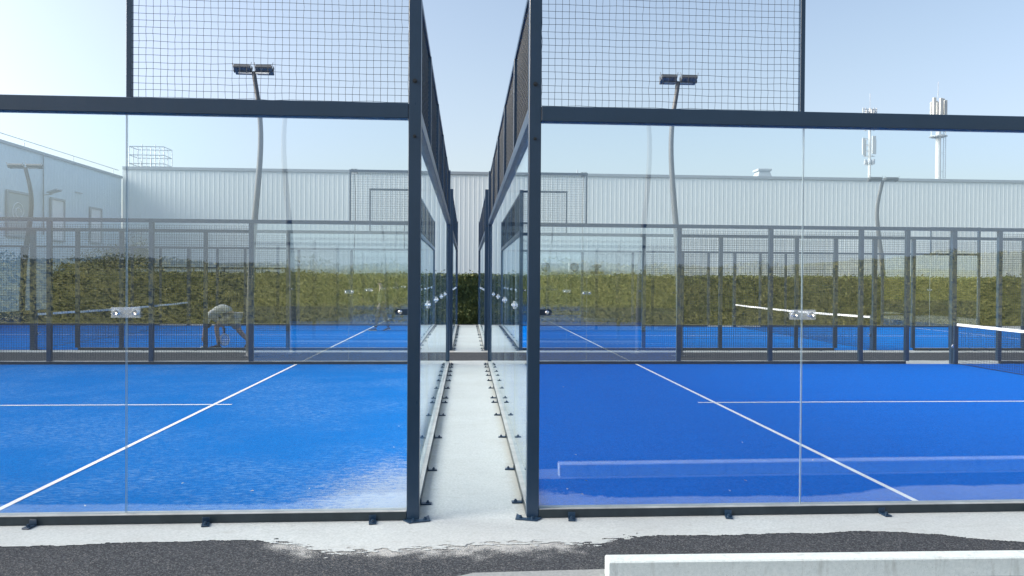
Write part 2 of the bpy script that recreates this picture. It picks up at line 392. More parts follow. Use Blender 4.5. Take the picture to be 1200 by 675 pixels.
dup(near,(XL+.012,.03,0),(-1,1,1),'clear glass and mesh side of the sandy left court nearest the camera')
far=side_wall('far side of the near right court with mesh panels before the road',HF,.075)
far.location=(XR,W,0); far.scale=(1,-1,1)
dup(far,(XL,W,0),(-1,-1,1),'far side of the near left court with mesh panels before the road')
dup(far,(XR,Y2,0),(1,1,1),'road side fence of the back right court beyond the asphalt')
dup(far,(XL,Y2,0),(-1,1,1),'road side fence of the back left court where the bent player stands')
dup(far,(XR,Y2+W,0),(1,-1,1),'fence of the back right court standing against the hedge')
dup(far,(XL,Y2+W,0),(-1,-1,1),'fence of the back left court standing against the hedge')
# ---- end wall along the corridor, local frame: length along +y, outside is -x
def end_wall(label,H):
    t=thing('glass_end_wall',label,'glass wall',group='glass end walls along the corridor')
    L=W-.14; F=M['frame']; y0=.045
    MB().cbox(-.045,.045,y0+.001,y0+L-.001,H-.11,H,.004).build('top_rail',F,t)
    MB().cbox(-.045,.045,y0+.001,y0+L-.001,.006,.072,.003).build('bottom_rail',M['rail'],t)
    MB().cbox(-.02,.02,y0+.001,y0+L-.001,4.0,4.05,.003).build('upper_rail',F,t)
    pm=um=None
    for i in range(5):
        a=y0+.003+L*i/5; l=L/5-.008
        if pm is None:
            mb=MB(); mb.box(-.006,.006,0,l,.074,H-.112,0,skip=('t','b','n','s')); mb.box(-.006,.006,0,l,.074,H-.112,1,skip=('e','w'))
            pm=mb.build('glass_pane',[M['glass'],M['gedge']],t); o=pm
            w=wires(0,l,H+.012,4.0,.0505,.0026); w.v=[(v[1],v[0],v[2]) for v in w.v]; um=w.build('upper_mesh',M['wire'],t); u=um
        else: o=link(pm.data,'glass_pane',t); u=link(um.data,'upper_mesh',t)
        o.location.y=a; u.location.y=a
    for i in range(1,5):
        y=y0+L*i/5
        MB().cbox(-.03,.03,y-.03,y+.03,H+.001,3.999,.003).build('upper_post',F,t)
        mb=MB(); mb.cbox(-.020,-.008,y-.10,y+.10,1.475,1.55,.003); p=mb.build('joint_plate',M['clear'],t)
        for d in (-.065,.065):
            mb=MB(); mb.tube([(-.033,y+d,1.512),(-.027,y+d,1.512),(-.021,y+d,1.512),(.0065,y+d,1.512),(.018,y+d,1.512)],[.012,.016,.009,.009,.012],14); mb.build('bolt',M['steel'],p)
    fm=None
    for y in (.34,1.35,2.75,4.1,5.1,5.5,6.5,7.4,8.1,8.7,9.4,9.8):
        if fm is None:
            f=foot_mesh(); f.v=[(v[1],v[0],v[2]) for v in f.v]; fm=f.build('foot',M['frame'],t); o=fm
        else: o=link(fm.data,'foot',t)
        o.location=(-.046,y,0); o.rotation_euler.z=random.uniform(-.12,.12)
    return t
ew=end_wall('clear glass wall right of the pale corridor, nearest stretch',HN); ew.location=(XR,.042,0)
dup(ew,(XL,.032,0),(-1,1,1),'clear glass wall left of the pale corridor, nearest stretch')
dup(ew,(XR,Y2+.02,0),(1,1,1),'glass wall right of the corridor beyond the asphalt road')
dup(ew,(XL,Y2+.02,0),(-1,1,1),'glass wall left of the corridor beyond the asphalt road')

# ------------------------------------------------------------------ nets
def court_net(label):
    t=thing('padel_net',label,'net',group='nets across the courts')
    mb=MB(); y0,y1=.14,W-.14; n=int((y1-y0)/.045); nz=19
    sag=lambda y: .90-.035*sin(pi*(y-y0)/(y1-y0))
    top=[(0,y0+(y1-y0)*i/40,sag(y0+(y1-y0)*i/40)) for i in range(41)]
    for i in range(n+1):
        y=y0+(y1-y0)*i/n; mb.tube([(0,y,.03),(0,y,sag(y)-.03)],.0026,3,cap=False)
    for j in range(nz):
        q=j/(nz-1); mb.tube([(0,p[1],.03+(p[2]-.06)*q) for p in top[::4]],.0026,3,cap=False)
    mb.build('netting',M['black'],t)
    mb=MB(); vs=[];fs=[]
    for p in top: vs+=[(-.008,p[1],p[2]-.055),(-.008,p[1],p[2]),(.008,p[1],p[2]),(.008,p[1],p[2]-.055)]
    for i in range(40):
        for q in range(4): fs.append((i*4+q,i*4+(q+1)%4,i*4+4+(q+1)%4,i*4+4+q))
    mb.add(vs,fs+[(0,1,2,3),(160,161,162,163)]); mb.build('tape',M['white'],t)
    mb=MB(); mb.tube([(0,y0,.03),(0,y1,.03)],.006,6); mb.build('bottom_cord',M['black'],t)
    for y,s in ((.09,1),(W-.09,-1)):
        mb=MB(); mb.cbox(-.045,.045,y-.03,y+.03,.014,.93,.004); mb.cbox(-.09,.09,y-.045,y+.045,.0125,.022,.002); p=mb.build('net_post',M['frame'],t)
        mb=MB(); mb.tube([(-.05,y,.9),(-.055,y,.42)],.004,6); mb.cbox(-.075,-.046,y-.02,y+.02,.36,.43,.003); mb.tube([(-.075,y,.40),(-.095,y+s*.07,.44)],.008,6); mb.build('tension_crank',M['steel'],p)
    return t
nt=court_net('white taped net of the near right court, at the photo\'s right edge'); nt.location=(XR+P[6],0,0)
dup(nt,(XL-P[6],0,0),(-1,1,1),'white taped net of the near left court, beyond the left picture edge')
dup(nt,(XR+P[6],Y2,0),(1,1,1),'white taped net of the back right court before the hedge')
dup(nt,(XL-P[6],Y2,0),(-1,1,1),'white taped net of the back left court beside the bent player')

# ------------------------------------------------------------------ floodlight poles
def lamp(label,H=6.45,bulge=.25):
    t=thing('floodlight_pole',label,'floodlight',group='double headed floodlight poles')
    prof=[(0,0),(.8,.01),(1.5,.03),(2.3,.09),(3,.17),(3.6,.26),(4.2,.35),(4.9,.41),(5.5,.36),(6.0,.24),(6.4,.10)]
    def sp(zz):
        for (za,xa),(zb,xb) in zip(prof,prof[1:]):
            if za<=zz<=zb: return xa+(xb-xa)*(zz-za)/(zb-za)
        return prof[-1][1]
    zs=[i*6.4/40 for i in range(41)]; xs=[sum(sp(min(6.4,max(0,q+e*.12)))*wt for e,wt in ((-4,1),(-3,2),(-2,3),(-1,4),(0,5),(1,4),(2,3),(3,2),(4,1)))/25 for q in zs]
    mb=MB(); mb.tube([(-x*bulge/.41,0,q*H/6.4+.02) for q,x in zip(zs,xs)],[.078-.03*(q/6.4)**1.5 for q in zs],12); mb.build('pole',M['pole'],t)
    mb=MB(); mb.cbox(-.16,.16,-.16,.16,.005,.025,.003)
    for a in (-1,1):
        for b in (-1,1): bolt(mb,(a*.11,b*.11,.025),'z',.014,.01)
    mb.build('base_plate',M['pole'],t)
    xt=-xs[-1]*bulge/.41
    mb=MB(); mb.tube([(xt-.34,0,H-.01),(xt+.34,0,H-.01)],.024,8); mb.build('cross_arm',M['galv'],t)
    for s in (-1,1):
        mb=MB(); cx=xt+s*.24
        mb.cbox(cx-.185,cx+.185,-.14,.14,-.02,.02,.004)
        for i in range(7): mb.box(cx-.175,cx+.175,-.126+i*.042-.006,-.126+i*.042+.006,.021,.065)
        for q in (-1,1): mb.box(cx+q*.192-.006,cx+q*.192+.006,-.04,.04,-.05,.10); mb.tube([(cx+q*.19,-.11,.02),(cx+q*.21,-.14,.12)],.007,5)
        R=Matrix.Rotation(radians(-24),4,'X'); mb.v=[tuple(R@Vector(v)+Vector((0,0,H+.05))) for v in mb.v]
        h=mb.build('lamp_head',M['pole'],t)
        mb=MB()
        for i in range(4): mb.box(cx-.18+i*.094,cx-.18+i*.094+.08,-.12,.12,-.032,-.021)
        mb.v=[tuple(R@Vector(v)+Vector((0,0,H+.05))) for v in mb.v]; mb.build('led_panel',M['led'],h)
    return t
lp=lamp('floodlight pole standing on the road seen through the right court\'s upper mesh'); lp.location=(5.02,11.6,0)
dup(lp,(-4.93,11.6,0),(-1,1,1),'floodlight pole standing on the road seen through the left court\'s upper mesh')
dup(lp,(-4.95,27,0),(-.3,1,1),'distant floodlight pole behind the hedge, just left of the corridor')
dup(lp,(5.2,27,0),(.3,1,1),'distant floodlight pole behind the hedge, just right of the corridor')
dup(lp,(-18.9,27,0),(-1.6,1,1),'distant floodlight pole before the side building at the far left')
dup(lp,(19.1,27,0),(1.6,1,1),'distant floodlight pole below the two telecom masts')
dup(lp,(-4.05,-12,0),(1,-1,1),'floodlight pole behind the camera, mirrored in the left glass')
dup(lp,(4.15,-12,0),(-1,-1,1),'floodlight pole behind the camera, mirrored in the right glass')

# ------------------------------------------------------------------ buildings
def corrugated(p0,p1,z0,z1,pitch=.33,depth=.009,holes=()):
    """profiled sheet wall from p0 to p1 (2D), ribs towards the right-hand side normal"""
    p0=Vector(p0);p1=Vector(p1);L=(p1-p0).length;d=(p1-p0)/L;nrm=Vector((d.y,-d.x)); mb=MB()
    prof=[(0,0),(.62,0),(.72,1),(.90,1),(1.0,0)]; n=int(L/pitch); vs=[];us=[]
    for i in range(n):
        for a,b in prof[:-1]: us.append(((i+a)*pitch,b*depth))
    us.append((n*pitch,0))
    for u,h in us:
        q=p0+d*u+nrm*h; vs+= [(q.x,q.y,z0),(q.x,q.y,z1)]
    mb.add(vs,[(2*i,2*i+2,2*i+3,2*i+1) for i in range(len(us)-1)]); return mb
wh=thing('warehouse','long pale corrugated metal warehouse spanning the whole background','warehouse',(0,47,0))
corrugated((-23.88,0),(62,0),0,9.35).build('wall',M['clad'],wh)
MB().box(-23.85,62.1,-.09,.2,9.35,9.55).build('parapet_trim',M['trim'],wh)
MB().box(-23.2,62,.25,40,8.9,9.2).box(-23.2,62,39.8,40,0,8.9).box(61.8,62,.25,39.8,0,8.9).build('roof',M['trim'],wh)
mb=MB(); mb.add([(24.0,7.6,9.2),(26.1,7.6,9.2),(26.1,9.4,9.2),(24.0,9.4,9.2),(24.6,8,11.2),(25.5,8,11.2),(25.5,9,11.2),(24.6,9,11.2)],[(0,1,5,4),(1,2,6,5),(2,3,7,6),(3,0,4,7)]); mb.cbox(24.45,25.65,7.9,9.1,11.2,11.4,.03); mb.build('roof_vent',M['trim'],wh)
mb=MB()
for i in range(9):
    x=-23.8+i*.3; 
    for y in (.8,2.2): mb.tube([(x,y,9.2),(x,y,11.1 if i not in (3,6) else 11.25)],.028,5)
for zz in (9.9,10.5,11.1):
    for y in (.8,2.2): mb.tube([(-23.8,y,zz),(-21.4,y,zz)],.028,5)
    for x in (-23.8,-21.4): mb.tube([(x,.8,zz),(x,2.2,zz)],.028,5)
mb.build('roof_guard_cage',M['galv'],wh)
mb=MB(); 
for x,hh in ((-22.9,.5),(-22.2,.7),(8,.35),(-4,.4)): mb.tube([(x,.6,9.55),(x,.6,9.55+hh)],.04,6)
mb.build('vent_pipe',M['galv'],wh)

sb=thing('side_building','lower blue grey clad building receding at the far left with upper floor openings','building',(-23.9,0,0))
corrugated((0,46.9),(0,-2),0,8.7,.33,.009).build('wall',M['clad2'],sb).scale=(1,1,1)
MB().box(-.3,.10,-2.1,46.9,8.7,8.85).build('roof_edge',M['trim'],sb)
MB().box(-26,-.31,-2,46.9,8.5,8.7).box(-26,-.31,-2,-1.8,0,8.5).build('roof',M['trim'],sb)
mb=MB()
for i in range(9):
    y=6+i*5; mb.tube([(-.15,y,8.85),(-.15,y,9.25)],.02,5)
mb.tube([(-.15,-2,9.25),(-.15,46.8,9.25)],.022,5); mb.build('roof_rail',M['galv'],sb)
import math as _m
for (ya,yb,za,zb,lab) in ((34.2,36.1,4.0,6.25,1),(38.2,39.5,4.0,6.3,0),(42.6,43.9,4.1,6.2,0)):
    mb=MB(); mb.cbox(.047,.13,ya-.09,yb+.09,zb,zb+.12,.005); mb.cbox(.047,.13,ya-.09,ya,za,zb,.005); mb.cbox(.047,.13,yb,yb+.09,za,zb,.005); mb.cbox(.047,.15,ya-.12,yb+.12,za-.08,za,.005)
    f=mb.build('opening_frame',M['trim'],sb)
    mb=MB(); mb.box(.048,.06,ya,yb,za,zb); mb.build('blind' if lab else 'door_leaf',M['screen'] if lab else M['white'],f)
    if lab:
        mb=MB()     # spiral emblem printed on the blind
        pts=[(.066,(ya+yb)/2+(.15+.06*a)*cos(a*1.7)*1.1,5.3+(.12+.075*a)*sin(a*1.7)) for a in [i*.25 for i in range(26)]]
        mb.tube(pts,.03,5); mb.build('printed_scroll',M['white'],f)
mb=MB(); mb.cbox(.05,.10,40.8,41.6,7.0,7.06,.01); mb.tube([(.08,37.4,8.7),(.08,37.4,4.2)],.03,5); mb.build('conduit',M['galv'],sb)
wl=thing('wall_floodlight','small grey floodlight on a bracket on the far left building','lamp',(-23.84,37.4,6.45))
MB().tube([(0,0,0),(.5,0,.05)],.03,6).build('bracket',M['galv'],wl)
mb=MB(); mb.cbox(.35,.95,-.28,.28,-.03,.06,.01); R=Matrix.Rotation(radians(-18),4,'Y'); mb.v=[tuple(R@Vector(v)) for v in mb.v]; mb.build('lamp_head',M['galv'],wl)

st=thing('external_staircase','grey metal outdoor staircase climbing the far left building','staircase',(-23.7,39.5,0))
mb=MB(); mb.add([(x,y,z) for x in (.1,1.1) for (y,z) in ((0,0.0),(6,4.0),(6,3.6),(.6,0))],[(0,1,2,3),(4,5,6,7),(0,4,5,1),(3,2,6,7)]); mb.build('flight',M['galv'],st)
MB().box(.1,1.3,6,7.4,3.85,4.0).box(.2,.3,7.2,7.3,0,3.85).box(1.1,1.2,7.2,7.3,0,3.85).box(1.1,1.2,6.05,6.15,0,3.85).build('landing',M['galv'],st)
mb=MB()
for zo in (.35,.62,.9,1.15): mb.tube([(1.15,0,zo),(1.15,6,4+zo),(1.15,7.4,4+zo)],.028,5)
for i in range(7): mb.tube([(1.15,i,i*4/6),(1.15,i,i*4/6+1.15)],.03,5)
mb.tube([(1.15,7.4,4),(1.15,7.4,5.15)],.03,5); mb.build('handrail',M['galv'],st)

for x0,lab in ((5.16,'white air conditioning unit with round dark fan, left one of the pair'),(7.24,'white air conditioning unit with round dark fan, right one of the pair')):
    t=thing('air_conditioner',lab,'air conditioner',(x0,46.9,2.42),'air conditioners on the warehouse wall')
    MB().cbox(0,1.45,-.55,-.1,0,.72,.02).build('casing',M['white'],t)
    mb=MB(); mb.tube([(.42,-.552,.36),(.42,-.58,.36)],.32,24); mb.build('fan_grille',M['fan'],t)
    mb=MB()
    for x in (.2,1.2): mb.box(x,x+.05,-.5,0,-.06,-.005); mb.box(x,x+.05,-.06,0,-.4,-.06)
    mb.build('bracket',M['galv'],t)
t=thing('roof_cowl','small dark mushroom vent cowl on the warehouse wall beside the air conditioners','vent',(9.3,46.9,2.45))
mb=MB(); mb.tube([(0,-.3,-.1),(0,-.3,.35)],.14,12); mb.ball((0,-.3,.42),(.36,.3,.16)); mb.cbox(-.42,.45,-.5,-.09,-.12,.05,.01); mb.build('hood',M['fan'],t)

# ------------------------------------------------------------------ telecom masts
t=thing('telecom_mast','thin pale telecom mast with antenna panels, left of the two masts','mast',(54.0,90,0),'telecom masts behind the warehouse')
MB().tube([(0,0,0),(0,0,25.3)],[.24,.16],12).build('pole',M['mast'],t)
MB().tube([(0,0,25.3),(0,0,27.3)],.03,5).build('lightning_rod',M['galv'],t)
for (x,y,z0,z1,w) in ((-.95,-.2,19.0,21.3,.34),(.25,-.6,19.1,21.5,.5),(.8,.1,19.2,21.2,.3),(-.2,.8,19,21.3,.3)):
    mb=MB(); mb.cbox(x-w/2,x+w/2,y-.1,y+.1,z0,z1,.03); mb.build('antenna_panel',M['mast'],t)
mb=MB()
for zz in (18.9,19.6,20.4,21.2): mb.tube([(-.95,-.1,zz),(.8,.1,zz)],.04,5); mb.tube([(.25,-.5,zz),(-.2,.8,zz)],.04,5)
for q in (18.2,18.0,22.6,23.4,24.2,24.8):
    for a in range(5):
        aa=a*1.257+q; mb.cbox(cos(aa)*.55-.13,cos(aa)*.55+.13,sin(aa)*.55-.1,sin(aa)*.55+.1,q-.25,q+.25,.03)
        mb.tube([(0,0,q-.2),(cos(aa)*.6,sin(aa)*.6,q)],.035,5)
for zz in (24.9,25.2): mb.tube([(-1.0,0,zz),(1.0,0,zz)],.05,5)
for x in (-.95,-.6,.55,.9): mb.tube([(x,0,23.9),(x,0,25.4)],.07,6)
mb.build('equipment_cluster',M['galv'],t)
t=thing('telecom_mast','thick white telecom mast with side ladder, right of the two masts','mast',(63.6,90,0),'telecom masts behind the warehouse')
MB().tube([(0,0,0),(0,0,26.3)],[.42,.30],16).build('pole',M['mast'],t)
MB().tube([(-.1,0,26.9),(-.1,0,29.1)],.035,5).build('lightning_rod',M['galv'],t)
for a in range(6):
    aa=a*pi/3+.3; x,y=cos(aa)*.8,sin(aa)*.8; mb=MB(); mb.cbox(x-.2,x+.2,y-.14,y+.14,24.0-.2*(a%2),26.9-.2*(a%3),.03); mb.build('antenna_panel',M['mast'],t)
mb=MB(); mb.tube([(cos(i*pi/8)*1.05,sin(i*pi/8)*1.05,21.7) for i in range(17)],.06,5); mb.tube([(0,0,21.6),(0,0,21.75)],.9,16)
for a in range(6):
    aa=a*pi/3; mb.ball((cos(aa)*.85,sin(aa)*.85,23.0),(.22,.22,.3),8,6); mb.tube([(0,0,23),(cos(aa)*.85,sin(aa)*.85,23)],.05,5); mb.tube([(cos(aa)*.95,sin(aa)*.95,21.7),(cos(aa)*.95,sin(aa)*.95,24)],.045,5)
mb.build('platform',M['mast'],t)
mb=MB()
for x in (.72,1.05): mb.tube([(x,0,.5),(x,0,23)],.035,5)
for i in range(70): mb.tube([(.72,0,1+i*.31),(1.05,0,1+i*.31)],.02,4)
for i in range(9): mb.tube([(.3,0,2+i*2.5),(.72,0,2+i*2.5)],.035,4)
mb.build('ladder',M['galv'],t)

# ------------------------------------------------------------------ vegetation
def leaf(mb,p,s,rnd,up=.0):
    a=Vector((rnd.gauss(0,1),rnd.gauss(0,1),rnd.gauss(0,1)+up)).normalized(); b=a.cross(Vector((rnd.gauss(0,1),rnd.gauss(0,1),rnd.gauss(0,1)))).normalized()
    l=s*rnd.uniform(.7,1.3); w=l*.5; p=Vector(p)
    n=len(mb.v); mb.v+= [tuple(p-a*l*.5),tuple(p+b*w*.5),tuple(p+a*l*.5),tuple(p-b*w*.5)]; mb.f.append([n,n+1,n+2,n+3]); mb.m.append(0); mb.sm.append(False)
rnd=random.Random(3)
def hedge_top(x): return 1.98+.09*noise.noise(Vector((x*.5,0,0)))+.08*noise.noise(Vector((x*2.2,4,0)))
mb=MB(); hx0,hx1=-16.2,36
for i in range(62000):
    x=rnd.uniform(hx0,hx1); h=hedge_top(x)
    if rnd.random()<.8:
        z=rnd.uniform(.02,h); d=.17*noise.noise(Vector((x*.9,z*1.3,2)))+.10*noise.noise(Vector((x*3,z*3,7)))
        leaf(mb,(x,24.3+d+abs(rnd.gauss(0,.05)),z),.13,rnd)
    else: leaf(mb,(x,rnd.uniform(24.2,25.4),h+rnd.gauss(0,.03)),.12,rnd)
for i in range(2500): leaf(mb,(hx0+abs(rnd.gauss(0,.1)),rnd.uniform(24.3,25.4),rnd.uniform(0,1.95)),.12,rnd)
for i in range(900):
    x=rnd.uniform(hx0,hx1); h=hedge_top(x); leaf(mb,(x,rnd.uniform(24.3,25),h+abs(rnd.gauss(0,.10))),.10,rnd)
hd=thing('hedge','long clipped dark green hedge behind the back courts','hedge')
mb.build('foliage',M['leaf'],hd)
mb=MB(); nb=260
for i in range(nb+1):
    x=hx0+.15+(hx1-hx0-.15)*i/nb; hh=hedge_top(x)-.05+.03*noise.noise(Vector((x*5,2,2))); mb.v+=[(x,24.46,0),(x,24.46,hh),(x,25.2,hh),(x,25.2,0)]
for i in range(nb):
    for q in range(3): mb.f.append([i*4+q,i*4+4+q,i*4+5+q,i*4+1+q]); mb.m.append(0); mb.sm.append(False)
mb.f.append([0,1,2,3]); mb.m.append(0); mb.sm.append(False)
mb.build('inner_branches',M['leaf'],hd)
sh=thing('shrub','tall loose dark shrub rising above the left end of the hedge','shrub',(-14.6,25.9,0))
mb=MB()
for i in range(9):
    a=rnd.uniform(0,6.28); mb.tube([(0,0,0),(cos(a)*.3+.1,sin(a)*.3,1.2),(cos(a)*.8+.3,sin(a)*.5,2.4+rnd.uniform(0,.7))],[.05,.03,.008],6)
mb.build('branches',M['bark'],sh); mb=MB()
for i in range(5200):
    u=rnd.uniform(-2.1,1.35); top=2.35+.55*max(0,(u+1.6)/2.6)+.25*noise.noise(Vector((u*3,1,1)))
    z=top-abs(rnd.gauss(0,.5)); 
    if z>.1: leaf(mb,(u,rnd.gauss(0,.35),z),.11,rnd)
for i in range(500):
    u=rnd.uniform(-1.8,1.3); leaf(mb,(u,rnd.gauss(0,.3),2.5+.55*max(0,(u+1.6)/2.6)+abs(rnd.gauss(0,.16))),.09,rnd)
mb.build('foliage',M['leaf'],sh)
gr=thing('guard_railing','dark two bar guard railing just behind the left part of the hedge','railing',(0,27,0))
mb=MB()
for zz in (2.0,2.25): mb.tube([(-14.4,0,zz),(-7.8,0,zz)],.032,6)
mb.build('rail',M['frame'],gr)
for i in range(6): MB().box(-14.4+i*1.3,-14.34+i*1.3,-.03,.03,0,2.24).build('post',M['frame'],gr)
# grass bank behind the camera (seen mirrored in the glass)
mb=MB(); nx,ny=120,24; vs=[]
def bank_h(x,y):
    t=min(1,max(0,(-24-y)/9)); t=t*t*(3-2*t); return t*(2.5+.35*noise.noise(Vector((x*.08,3,0)))+(.9*min(1,max(0,(x-18)/10))))+.12*noise.noise(Vector((x*.5,y*.5,0)))*t-.02*(1-t)
for j in range(ny+1):
    for i in range(nx+1):
        x=-90+180*i/nx; y=-23.5-26*j/ny; vs.append((x,y,bank_h(x,y)))
mb.add(vs,[(j*(nx+1)+i,(j+1)*(nx+1)+i,(j+1)*(nx+1)+i+1,j*(nx+1)+i+1) for j in range(ny) for i in range(nx)],0,True)
struct(mb.build('grass_bank',M['bank']))
mb=MB()
for i in range(45000):
    x=rnd.uniform(-45,45); y=rnd.uniform(-37,-24.5); h=bank_h(x,y); b=max(0,noise.noise(Vector((x*.35,y*.35,5))))
    leaf(mb,(x,y,h+rnd.uniform(0,.10+b*.8)),.17,rnd)
o=mb.build('undergrowth',M['bankleaf']); o['kind']='stuff'

# ------------------------------------------------------------------ kerb stones
mb=MB(); mb.cbox(0,6.2,-.115,0,-.05,.118,.008)
kb=mb.build('kerb_stone',M['kerb']); kb.location=(.835,-1.035,0); kb.rotation_euler.z=radians(-.9)
tag(kb,'raised pale concrete kerb block at the bottom right of the asphalt','kerb')

# small dry leaves on the turf
mb=MB()
for (x,y) in [(-2.4,1.0),(-1.0,.75),(-1.3,.8),(-1.75,.75),(.85,.7),(1.05,.95),(.95,.55),(2.2,.6),(2.45,.9),(-.8,3.4),(-.75,2.3),(.75,3.0),(3.4,1.6),(-2.9,.4),(-.9,6.2),(1.6,6.6),(1.1,1.9),(3.0,2.4)]:
    a=rnd.uniform(0,3); l=.016; mb.add([(x-l*cos(a),y-l*sin(a),.016),(x+l*.5*sin(a),y-l*.5*cos(a),.020),(x+l*cos(a),y+l*sin(a),.018),(x-l*.5*sin(a),y+l*.5*cos(a),.024)],[(0,1,2,3)])
o=mb.build('fallen_leaves',mat('dry_leaf',(.5,.5,.42),.8)); o['kind']='stuff'

# ------------------------------------------------------------------ people
M['skin']=mat('skin',(.46,.32,.26),.55); M['shirt']=mat('pale_grey_shirt',(.44,.49,.54),.9); M['shorts']=mat('grey_shorts',(.24,.27,.31),.9)
M['shoe']=mat('black_shoe',(.012,.013,.015),.7); M['hair']=mat('dark_hair',(.03,.022,.015),.8); M['olive']=mat('olive_jacket',(.075,.085,.035),.9)
M['trouser']=mat('dark_navy_trousers',(.015,.022,.035),.9); M['sole']=mat('white_sole',(.7,.7,.7),.7)
for q in ('shirt','shorts','olive','trouser'):
    k=N(M[q]); k.bump(k.noise(k.pos(),14,4,.6),.5,.02)
def skin_mesh(name,verts,edges,radii,mat_,parent=None,sub=2,extra=None):
    me=bpy.data.meshes.new(name); me.from_pydata(verts,edges,[]); o=bpy.data.objects.new(name,me); C.objects.link(o)
    md=o.modifiers.new('s','SKIN'); md.use_smooth_shade=True
    sv=me.skin_vertices[0].data
    for i,r in enumerate(radii):
        sv[i].radius=(r,r) if not isinstance(r,tuple) else r; sv[i].use_root=(i==0)
    sm=o.modifiers.new('u','SUBSURF'); sm.levels=sub; sm.render_levels=sub
    bpy.context.view_layer.update()
    dg=bpy.context.evaluated_depsgraph_get(); nm=bpy.data.meshes.new_from_object(o.evaluated_get(dg)); nm.name=name
    bpy.data.objects.remove(o,do_unlink=True)
    if extra:
        n=len(nm.vertices); vs=[tuple(v.co) for v in nm.vertices]+extra.v; fs=[list(p.vertices) for p in nm.polygons]+[[n+i for i in f] for f in extra.f]
        nm=bpy.data.meshes.new(name); nm.from_pydata(vs,[],fs)
    for p in nm.polygons: p.use_smooth=True
    nm.materials.clear(); nm.materials.append(mat_); nm.update()
    return link(nm,name,parent)
def chain(names,pos): return [pos[n] for n in names]
def hand(mb,wrist,d,side,curl=.5):
    """palm + five bent fingers in one mesh, d = forward direction, side = thumb side"""
    w=Vector(wrist); d=Vector(d).normalized(); s=Vector(side).normalized(); n=d.cross(s).normalized()
    mb.tube([w-d*.02,w+d*.04,w+d*.085],[.026,.038,.036],8)
    for i,L in enumerate((.075,.085,.08,.06)):
        b=w+d*.08+s*(.027-.018*i); p=[b]; dd=d.copy()
        for q in range(3): dd=(dd+n*curl*.5).normalized(); p.append(p[-1]+dd*L/3)
        mb.tube(p,[.0095,.009,.008,.006],6)
    b=w+d*.03+s*.03; mb.tube([b,b+(s*.8+d*.6).normalized()*.035,b+(s*.5+d+n*.4).normalized()*.065],[.012,.011,.008],6)
def shoe(mb,p,yaw,pitch,sole=None):
    """p = heel/ankle base point on the ground"""
    R=Matrix.Translation(Vector(p))@Matrix.Rotation(yaw,4,'Z')@Matrix.Rotation(pitch,4,'Y')
    prof=[(-.05,.028,.035,.05),(0,.036,.04,.09),(.06,.038,.035,.08),(.13,.044,.03,.055),(.19,.042,.024,.045),(.235,.026,.02,.03)]
    vs=[];n=10
    for x,w,_,h in prof:
        for k in range(n):
            a=2*pi*k/n; vs.append(R@Vector((x,cos(a)*w,max(.012,h*.5+sin(a)*h*.5+.012))))
    fs=[(i*n+k,i*n+(k+1)%n,(i+1)*n+(k+1)%n,(i+1)*n+k) for i in range(len(prof)-1) for k in range(n)]+[tuple(range(n)),tuple(range(len(vs)-n,len(vs)))]
    mb.add(vs,fs,0,True)
    if sole:
        vs=[R@Vector((x,sg*(w+.004),z)) for x,w,_,h in prof for sg in (-1,1) for z in (0,.018)]
        fs=[]
        for i in range(len(prof)-1):
            a=i*4; fs+=[(a,a+1,a+5,a+4),(a+2,a+3,a+7,a+6),(a,a+2,a+6,a+4),(a+1,a+3,a+7,a+5)]
        fs+=[(0,1,3,2),(20,21,23,22)]; sole.add(vs,fs)
# bent player: faces -x, local origin under the hips
pl=thing('person','person in pale grey shirt and shorts bending down to pick up a ball','person',(-6.10,13.62,.012))
hipL=(.12,-.09,.80);hipR=(.12,.10,.82)
V=[(.12,0,.83),(.02,0,.93),(-.16,0,.965),(-.33,0,.90),(-.44,0,.76),(-.47,0,.66),(-.475,0,.56),   # pelvis, spine, chest, shoulders, neck, head(hanging)
   (-.40,-.17,.80),(-.46,-.19,.55),(-.50,-.18,.30),      # near arm hangs to the ball
   (-.36,.17,.80),(-.24,.20,.60),(-.10,.14,.52),          # far arm, holds racket
   (.10,-.10,.78),(-.20,-.12,.56),(-.14,-.12,.12),        # front leg bent
   (.16,.10,.78),(.30,.11,.42),(.54,.10,.17)]             # rear leg stretched back
E_=[(0,1),(1,2),(2,3),(3,4),(4,5),(5,6),(3,7),(7,8),(8,9),(3,10),(10,11),(11,12),(0,13),(13,14),(14,15),(0,16),(16,17),(17,18)]
Rr=[.13,.12,.135,.13,.06,.085,.08,.055,.042,.03,.055,.042,.03,.105,.07,.045,.105,.07,.045]
ex=MB(); hand(ex,(-.50,-.18,.29),(-.12,0,-1),(0,1,0),.6); hand(ex,(-.10,.14,.51),(.2,0,-1),(0,-1,0),1.2)
ex.tube([(-.545,0,.63),(-.565,0,.60),(-.55,0,.585)],[.01,.014,.008],6)     # nose
ex.ball((-.47,-.088,.62),(.02,.012,.03),8,6); ex.ball((-.47,.088,.62),(.02,.012,.03),8,6)
skin_mesh('body',V,E_,Rr,M['skin'],pl,2,ex)
skin_mesh('shirt',[(.10,0,.86),(.0,0,.945),(-.16,0,.975),(-.34,0,.89),(-.40,-.17,.80),(-.44,-.185,.62),(-.36,.17,.80),(-.28,.19,.65)],[(0,1),(1,2),(2,3),(3,4),(4,5),(3,6),(6,7)],[.18,.17,.185,.155,.095,.08,.095,.08],M['shirt'],pl)
skin_mesh('shorts',[(.13,0,.80),(.11,-.10,.76),(-.10,-.12,.62),(.17,.10,.76),(.26,.11,.46)],[(0,1),(1,2),(0,3),(3,4)],[.185,.135,.115,.14,.12],M['shorts'],pl)
h=MB(); h.ball((-.455,0,.60),(.088,.085,.10),14,10); h.build('hair',M['hair'],pl)
